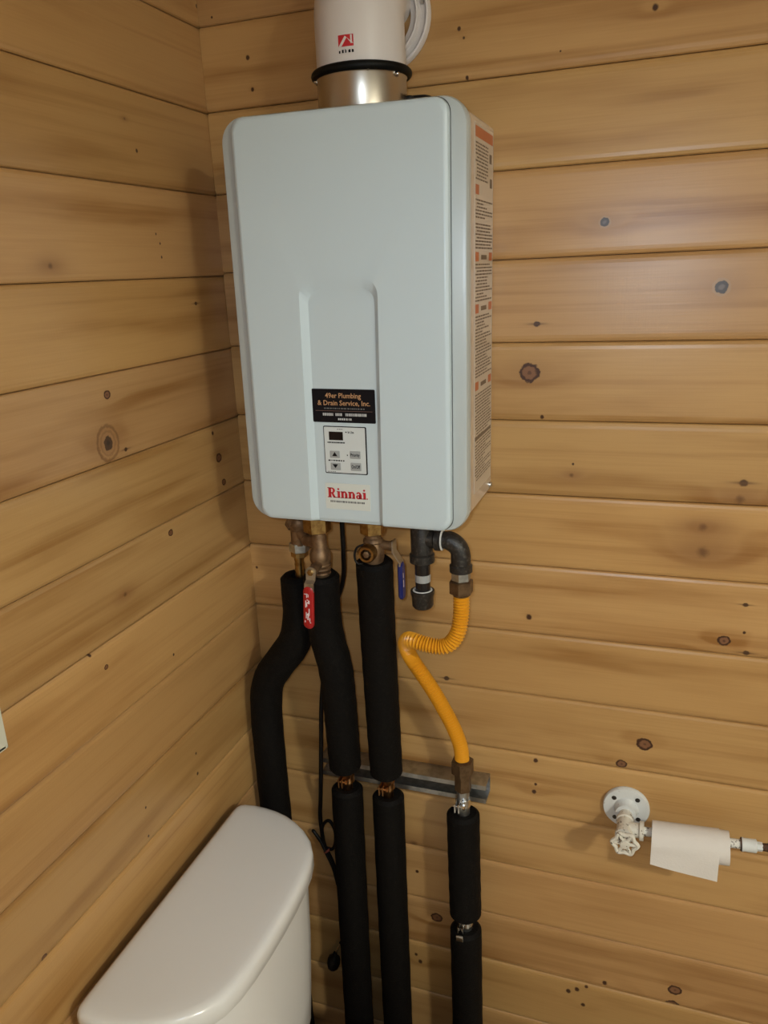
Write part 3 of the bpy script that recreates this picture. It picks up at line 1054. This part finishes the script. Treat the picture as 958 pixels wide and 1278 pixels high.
hv.part('lever_screw', MB().lathe((1.69, -1.436, -7.76), (0, -1, 0), [(0, .045), (.02, .045), (.03, .03)], 6), M['brass'], lev)

# ------------------------------------------------------------------ cold valve
cvv = Thing('isolation_valve', 'bronze cold water valve with blue lever and round front drain cap', 'valve', (2.43, -1.05, -6.9))
cvv.part('union_nut', MB().hexnut((2.43, -1.05, -7.30), (0, 0, 1), .28, .165), M['brass'])
cvv.part('tailpiece', MB().cyl((2.43, -1.05, -7.1), (2.43, -1.05, -6.93), .10), M['brass'])
vb = MB().lathe((2.43, -1.05, -7.70), (0, 0, 1), [(0, .12), (.08, .135), (.20, .145), (.28, .125), (.30, .135), (.33, .125), (.35, .105), (.42, .105)], 24)
vb.cyl((2.44, -1.05, -7.50), (2.45, -1.30, -7.48), .075)
cvv.part('valve_body', vb, M['bronze'])
ds = MB().lathe((2.45, -1.24, -7.475), (0, -1, 0), [(0, .10), (.03, .115), (.12, .115), (.15, .10), (.15, .072), (.10, .066), (.06, .05)], 24)
dr = cvv.part('drain_spigot', ds, M['brass'])
cvv.part('drain_screw', MB().hexnut((2.45, -1.30, -7.475), (0, -1, 0), .09, .045), M['bronze'], dr)
lp = catmull([(2.38, -1.28, -7.38), (2.30, -1.30, -7.42), (2.265, -1.31, -7.52), (2.29, -1.31, -7.62), (2.37, -1.30, -7.63)], 6)
cvv.part('cap_strap', MB().tube(lp, .015, 8), M['cord_black'], dr, label='black retaining strap')
cvv.part('valve_stem', MB().cyl((2.52, -1.05, -7.45), (2.66, -1.05, -7.45), .06).hexnut((2.66, -1.05, -7.45), (1, 0, 0), .05, .07), M['bronze'])
hd = MB()
ids = []
for (x, z) in ((2.70, -7.37), (2.70, -7.52), (2.79, -7.66), (2.79, -7.76)):
    ids.append([(x, -1.12, z), (x, -.98, z), (x + .022, -.98, z), (x + .022, -1.12, z)])
hd.loft(ids)
lev = cvv.part('lever_handle', hd, M['galv'], label='bent steel lever')
gr = MB()
o = rrect(.075, .26, .07, 5)
gr.loft([[(y, a, b) for a, b in q] for q, y in ((inset(o, .02), -.032), (o, -.015), (o, .015), (inset(o, .02), .032))])
gr.move((2.797, -1.05, -7.92))
cvv.part('lever_grip', gr, M['blue_grip'], lev, label='blue rubber grip')
mk = MB()
for (z, h) in ((-7.84, .07), (-7.95, .10)):
    mk.loft([[(2.831, -1.085, z - h / 2), (2.831, -1.06, z - h / 2), (2.831, -1.06, z + h / 2), (2.831, -1.085, z + h / 2)]], True, False)
cvv.part('grip_marking', mk, M['grip_ink'], lev, smooth=0)

# ------------------------------------------------------------------ black iron gas fittings
gf = Thing('gas_fittings', 'black iron gas tee with capped drip leg and elbow under the heater', 'pipe fitting', (3.085, -1.05, -6.9))
tee = MB().lathe((3.085, -1.05, -7.64), (0, 0, 1), [(0, .14), (.01, .16), (.11, .16), (.13, .14), (.52, .14), (.58, .11), (.75, .10)], 24)
tee.lathe((3.085, -1.05, -7.32), (1, 0, 0), [(.0, .115), (.17, .118), (.19, .145), (.25, .145), (.26, .12)], 22)
tee_o = gf.part('tee', tee, M['iron'])
gf.part('thread_sealant', MB().lathe((3.345, -1.05, -7.32), (1, 0, 0), [(0, .122), (.01, .138), (.018, .138), (.024, .12)], 22), M['dope'], tee_o, label='white ring of thread sealant')
eb = MB()
pe = [Vector((3.34, -1.05, -7.32)), Vector((3.40, -1.05, -7.32))]
for i in range(11):
    a = math.radians(90 * i / 10)
    pe.append(Vector((3.40 + .19 * math.sin(a), -1.05, -7.51 + .19 * math.cos(a))))
pe.append(Vector((3.59, -1.05, -7.70)))
eb.tube(pe, [.112] * 3 + [.122] * 9 + [.125] * 2, 22)
eb.lathe((3.59, -1.05, -7.73), (0, 0, 1), [(0, .125), (.01, .145), (.09, .145), (.11, .125)], 22)
gf.part('elbow', eb, M['iron'])
gf.part('drip_nipple', MB().lathe((3.085, -1.05, -8.1), (0, 0, 1), [(0, .097), (.28, .097), (.29, .10), (.48, .10)], 22), M['iron_black'], label='glossy black nipple')
gf.part('nipple_sticker', MB().lathe((3.085, -1.05, -7.90), (0, 0, 1), [(0, .099), (.0, .1005), (.10, .1005), (.10, .099)], 22), M['button_grey'], label='worn grey sticker round the nipple')
cp = gf.part('drip_cap', MB().lathe((3.075, -1.05, -8.275), (0, 0, 1), [(0, .06), (.01, .115), (.04, .138), (.17, .142), (.20, .155), (.25, .155), (.255, .135), (.22, .12)], 24), M['iron'])
gf.part('thread_sealant', MB().torus((3.078, -1.05, -8.028), (0, 0, 1), .115, .014, 24, 6), M['dope'], cp, label='white ring of thread sealant')

# ------------------------------------------------------------------ yellow flexible gas hose
fg = Thing('gas_hose', 'yellow corrugated flexible gas hose with brown nuts, folded in a zigzag', 'hose', (3.43, -0.5, -11.4))
FP = [(3.59, -1.05, -7.98), (3.585, -1.06, -8.3), (3.55, -1.09, -8.54), (3.46, -1.11, -8.70), (3.34, -1.12, -8.765), (3.15, -1.12, -8.765), (2.96, -1.09, -8.745), (2.83, -1.0, -8.79),
      (2.765, -.88, -8.95), (2.80, -.78, -9.18), (2.93, -.72, -9.44), (3.07, -.66, -9.72), (3.22, -.6, -10.06), (3.33, -.56, -10.34), (3.41, -.53, -10.62), (3.43, -.5, -10.92)]
p, L = resample(catmull(FP, 10), 571)
fg.part('corrugated_tube', MB().tube(p, [0.090 + 0.017 * math.cos(2 * math.pi * i / 6) for i in range(len(p))], 18), M['gas_yellow'], smooth=80)
fg.part('adapter_nut', MB().hexnut((3.59, -1.05, -7.84), (0, 0, 1), .12, .125), M['galv'], label='dull grey adapter nut')
un = MB().hexnut((3.59, -1.05, -8.02), (0, 0, 1), .18, .155)
un.lathe((3.59, -1.05, -8.05), (0, 0, 1), [(0, .105), (.03, .12), (.06, .12)], 20)
fg.part('flare_nut', un, M['brown_nut'])
un = MB().hexnut((3.43, -.5, -11.09), (0, 0, 1), .22, .165)
fg.part('flare_nut', un, M['brown_nut'])
un = MB().hexnut((3.425, -.47, -11.40), (0, 0, 1), .32, .125)
fg.part('adapter_nut', un, M['brown_nut'])

# ------------------------------------------------------------------ power cord
pcd = Thing('power_cord', 'thin black power cord hanging from the heater, looped and tied behind the pipes', 'cord', (1.0, -0.2, -13.2))
c1 = catmull([(1.93, -.85, -6.93), (1.90, -.8, -7.32), (1.86, -.72, -7.75), (1.70, -.45, -8.3), (1.36, -.25, -9.1), (1.15, -.25, -10.3), (1.125, -.375, -11.2), (1.08, -.375, -11.75), (.95, -.18, -12.3), (.88, -.10, -12.7),
              (.90, -.12, -13.03), (.94, -.14, -13.26), (1.02, -.15, -13.42), (1.08, -.15, -13.6), (1.14, -.15, -13.95), (1.19, -.15, -14.5), (1.22, -.16, -14.95), (1.20, -.18, -15.1), (1.13, -.20, -15.2)], 8)
pcd.part('cable', MB().tube(c1, .034, 10), M['cord_black'])
lpn = catmull([(.92, -.16, -13.10), (.94, -.18, -12.86), (1.01, -.19, -12.72), (1.10, -.2, -12.68), (1.165, -.18, -12.86), (1.15, -.16, -13.12), (1.08, -.16, -13.27), (.98, -.16, -13.27)], 7)
pcd.part('cable_loop', MB().tube(lpn, .027, 10), M['cord_black'])
l2 = catmull([(.96, -.10, -13.34), (.84, -.10, -13.2), (.755, -.10, -13.06), (.73, -.11, -13.02), (.765, -.13, -13.03), (.87, -.14, -13.17), (.99, -.19, -13.36), (1.09, -.19, -13.62), (1.15, -.19, -13.95)], 7)
pcd.part('cable_loop', MB().tube(l2, .028, 10), M['cord_black'])
pcd.part('twist_tie', MB().torus((.985, -.15, -13.32), (.5, 0, -.8), .062, .013, 16, 6).cyl((1.0, -.21, -13.29), (1.06, -.23, -13.22), .01, n=6), M['tie_red'], label='thin red twist tie')
ax = Vector((-.42, 0, -1)).normalized()
pl_ = MB().lathe((1.02, -.22, -15.42), (-.2, 0, -1), [(0, .035), (.05, .045), (.08, .06), (.14, .11), (.26, .115), (.34, .095), (.40, .05), (.42, .02)], 10)
pcd.part('plug', pl_, M['cord_black'])
pcd.part('plug_blade', MB().cyl((1.02, -.22, -15.43), (1.14, -.21, -15.19), .013, n=8), M['chrome'])

# ------------------------------------------------------------------ toilet
YC, LH = -3.275, 1.86
half = [(1.60, .215), (1.70, .225), (1.765, .26), (1.805, .34), (1.825, .5), (1.82, .68), (1.795, .86), (1.74, 1.06), (1.65, 1.25), (1.53, 1.43), (1.37, 1.60), (1.17, 1.725), (.95, 1.79), (.7, 1.825), (.35, 1.848), (0, 1.855)]


def d_outline():
    pts = [(s, x) for s, x in half]
    right = [(x, YC + s * 1.016) for s, x in pts]                  # far end -> front middle
    left = [(x, YC - s * 1.016) for s, x in reversed(pts[:-1])]
    return right + left


dl = d_outline()
if sum(a[0] * b[1] - b[0] * a[1] for a, b in zip(dl, dl[1:] + dl[:1])) < 0:
    dl = dl[::-1]
toilet = Thing('toilet', 'white ceramic toilet with a rounded tank lid standing against the left wall', 'toilet', (3.0, YC, -ZF))
LT = -11.55
lid = MB()
st = [(.30, LT + .006), (.12, LT + .004), (.06, LT - .006), (.025, LT - .028), (.006, LT - .06), (0, LT - .10), (.0, LT - .26), (.02, LT - .285), (.06, LT - .295)]


def crown(i):
    if i <= .07:
        return inset(dl, i)
    q = inset(dl, .07)
    k = 1 - (i - .07) / 0.9
    return [(1.0 + (a - 1.0) * k, YC + (b - YC) * (1 - (i - .07) / 1.8)) for a, b in q]


lid.loft([[(a, b, z) for a, b in crown(i)] for i, z in st])
toilet.part('tank_lid', lid, M['china'], smooth=60)
tk = MB()
st = [(.10, LT - .29), (.10, LT - .40), (.13, LT - 1.4), (.19, LT - 2.3), (.24, LT - 2.9), (.32, LT - 3.05)]
tk.loft([[(a, b, z) for a, b in crown(i)] for i, z in st])
toilet.part('tank', tk, M['china'], smooth=60)


def ell(cx, rx, ry, z, n=40, back=None):
    out = []
    for k in range(n):
        a = 2 * math.pi * k / n
        x = cx + rx * math.cos(a)
        out.append((x, YC + ry * math.sin(a), z))
    return out


bw = MB()
bw.loft([ell(3.1, 1.7, .85, -17.6), ell(3.1, 1.65, .8, -17.3), ell(3.2, 1.55, .72, -16.4), ell(3.35, 1.75, .95, -15.6), ell(3.45, 2.0, 1.3, -15.2), ell(3.5, 2.05, 1.38, -14.9), ell(3.5, 2.0, 1.36, -14.83)])
toilet.part('bowl', bw, M['china'], smooth=70)
toilet.part('bowl_neck', MB().box((.35, YC - .9, -15.6), (2.3, YC + .9, -14.62), .1), M['china'])
sv = MB().loft([ell(3.6, 1.9, 1.34, -14.82), ell(3.6, 1.95, 1.38, -14.77), ell(3.6, 1.95, 1.38, -14.69), ell(3.6, 1.85, 1.3, -14.63), ell(3.6, 1.0, .7, -14.60)])
toilet.part('seat_cover', sv, M['seat_white'], smooth=60)

# ------------------------------------------------------------------ light switch plate
sp = Thing('switch_plate', 'pale almond light switch plate cut off at the left edge of the picture', 'wall plate', (0, -5.27, -7.92))
pm = MB()
o = rrect(.275, .45, .03, 3)
pm.loft([[(y, a, b) for a, b in q] for q, y in ((o, -.006), (o, .012), (inset(o, .025), .042), (inset(o, .06), .048))])
pm.move((0, -5.27, -7.92))
plate = sp.part('cover_plate', pm, M['plate_almond'])
sp.part('toggle', MB().box((.04, -5.31, -7.99), (.14, -5.23, -7.87), .02), M['plate_almond'])
for s in (-1, 1):
    sp.part('plate_screw', MB().lathe((.046, -5.27, -7.92 + s * .235), (1, 0, 0), [(0, .03), (.008, .03), (.012, .01)], 10), M['plate_almond'])

# ------------------------------------------------------------------ toilet paper holder made from old pipe fittings
TX, TZ = 5.705, -11.54
tp = Thing('paper_holder', 'toilet paper holder made of chipped white pipe fittings with a hand wheel', 'paper holder', (TX, 0, TZ))
flg = MB().lathe((TX, 0.0, TZ), (0, -1, 0), [(0.0, .318), (.05, .322), (.068, .31), (.072, .17), (.12, .145), (.2, .14), (.205, .1)], 40)
fo = tp.part('floor_flange', flg, M['old_paint_clean'])
for a in (45, 135, 225, 315):
    d = Vector((math.cos(math.radians(a + 4)), 0, math.sin(math.radians(a + 4))))
    tp.part('flange_screw', MB().lathe(Vector((TX, -.068, TZ)) + d * .225, (0, -1, 0), [(0, .034), (.006, .034), (.006, .024), (.012, .022), (.016, .008)], 12), M['iron'], fo)
tp.part('short_nipple', MB().lathe((TX, -.15, TZ), (0, -1, 0), [(0, .085), (.06, .092), (.08, .085), (.10, .092), (.13, .085), (.22, .085)], 20), M['old_paint'])
tee = MB().lathe((TX, -.31, TZ), (0, -1, 0), [(0, .09), (.0, .12), (.05, .122), (.06, .105), (.30, .105), (.31, .122), (.36, .12), (.37, .08)], 22)
tee.lathe((TX, -.50, TZ), (1, 0, .03), [(0, .095), (.19, .098), (.20, .13), (.25, .13), (.255, .10)], 20)
tp.part('tee', tee, M['old_paint'])
tp.part('wheel_stem', MB().lathe((TX, -.67, TZ), (0, -1, 0), [(0, .07), (.06, .06), (.07, .03), (.17, .03)], 14), M['rust'])
wh = MB()
n = 72
wc = Vector((TX + .02, -.81, TZ))
ids = []
for k in range(n):
    a = 2 * math.pi * k / n
    R = .150 + .016 * math.cos(6 * a)
    d = Vector((math.cos(a), 0, math.sin(a)))
    ids.append(wh.ring([wc + d * (R + .030 * math.cos(q)) + Vector((0, .030 * math.sin(q), 0)) for q in [2 * math.pi * j / 8 for j in range(8)]]))
for k in range(n):
    wh.bridge(ids[k], ids[(k + 1) % n])
for k in range(6):
    a = 2 * math.pi * k / 6
    d = Vector((math.cos(a), 0, math.sin(a)))
    wh.tube([wc + d * .03, wc + d * .14], [.026, .022], 8)
wh.lathe(wc + Vector((0, .03, 0)), (0, -1, 0), [(0, .068), (.05, .068), (.065, .06), (.07, .02)], 18)
tp.part('hand_wheel', wh, M['old_paint'])
e0 = Vector((5.93, -.50, TZ + .007))
e1 = Vector((7.46, -.48, TZ + .085))
ed = (e1 - e0).normalized()
tp.part('roll_pipe', MB().cyl(e0, e0 + ed * 1.27, .062), M['chipped_paint'])
tp.part('coupling_ring', MB().torus(e0 + ed * 1.245, ed, .075, .016, 20, 6), M['rust'])
q0 = e0 + ed * 1.24
tp.part('coupling', MB().lathe(q0, ed, [(0, .07), (.0, .088), (.02, .092), (.04, .085), (.18, .088), (.19, .07)], 20), M['old_paint_clean'])
tp.part('end_plug', MB().lathe(q0 + ed * .18, ed, [(0, .06), (.07, .06), (.08, .05)], 6), M['old_paint_clean'])
tp.part('rusty_tail', MB().tube([q0 + ed * .24, q0 + ed * .32 + Vector((0, 0, .0)), q0 + ed * .42 + Vector((0, .02, .02)), q0 + ed * .55 + Vector((0, .04, .05))], [.05, .055, .055, .05], 10), M['rust'], label='brown rusty end piece')

# the paper roll hangs on the pipe
rol = Thing('toilet_paper_roll', 'nearly used up toilet paper roll with a loose slanting sheet, hanging on the white pipe', 'toilet paper', (6.5, -0.50, -11.6))


def axis_pt(x):
    s = (x - e0.x) / ed.x
    return e0 + ed * s


cc = lambda x: axis_pt(x) + Vector((0, 0, -.088))
a, b = cc(6.17), cc(7.03)
d = (b - a)
rol.part('paper_core', MB().lathe(a, d, [(0, .150), (0, .158), (d.length, .158), (d.length, .150)], 32, caps=False), M['core_card'], label='bare cardboard core')
rol.part('wound_paper', MB().lathe(a, d, [(.01, .160), (.01, .215), (d.length, .220), (d.length, .160)], 40, caps=False), M['tissue'])
sh = MB()
xs = [6.06 + (6.90 - 6.06) * i / 14 for i in range(15)]
outer, inner = [], []
for i, x in enumerate(xs):
    c = cc(x)
    t = i / 14
    row = []
    for k in range(13):
        an = math.radians(200 - 200 * k / 12)            # from behind, over the top, to the front
        row.append(c + Vector((0, -math.cos(an) * .232, math.sin(an) * .232 + .002)))
    end = row[-1]
    drop = .23 + .13 * t
    for k in range(1, 8):
        q = k / 7
        row.append(end + Vector((0, -.02 * q + .006 * math.sin(5 * t + 3 * q), -drop * q)))
    outer.append(row)
    inner.append([p + Vector((0, .0, 0)) + (Vector((0, c.y - p.y, c.z - p.z)).normalized() * .012 if k < 13 else Vector((0, .012, 0))) for k, p in enumerate(row)])
io = [sh.ring(r) for r in outer]
ii = [sh.ring(r) for r in inner]
for A, B in zip(io, io[1:]):
    sh.bridge(A, B, closed=False)
for A, B in zip(ii, ii[1:]):
    sh.bridge(B, A, closed=False)
for A, B in ((io[0], ii[0]), (ii[-1], io[-1])):
    sh.bridge(A, B, closed=False)
sh.bridge([r[0] for r in io], [r[0] for r in ii], closed=False)
sh.bridge([r[-1] for r in ii], [r[-1] for r in io], closed=False)
rol.part('loose_sheet', sh, M['tissue'], smooth=60)
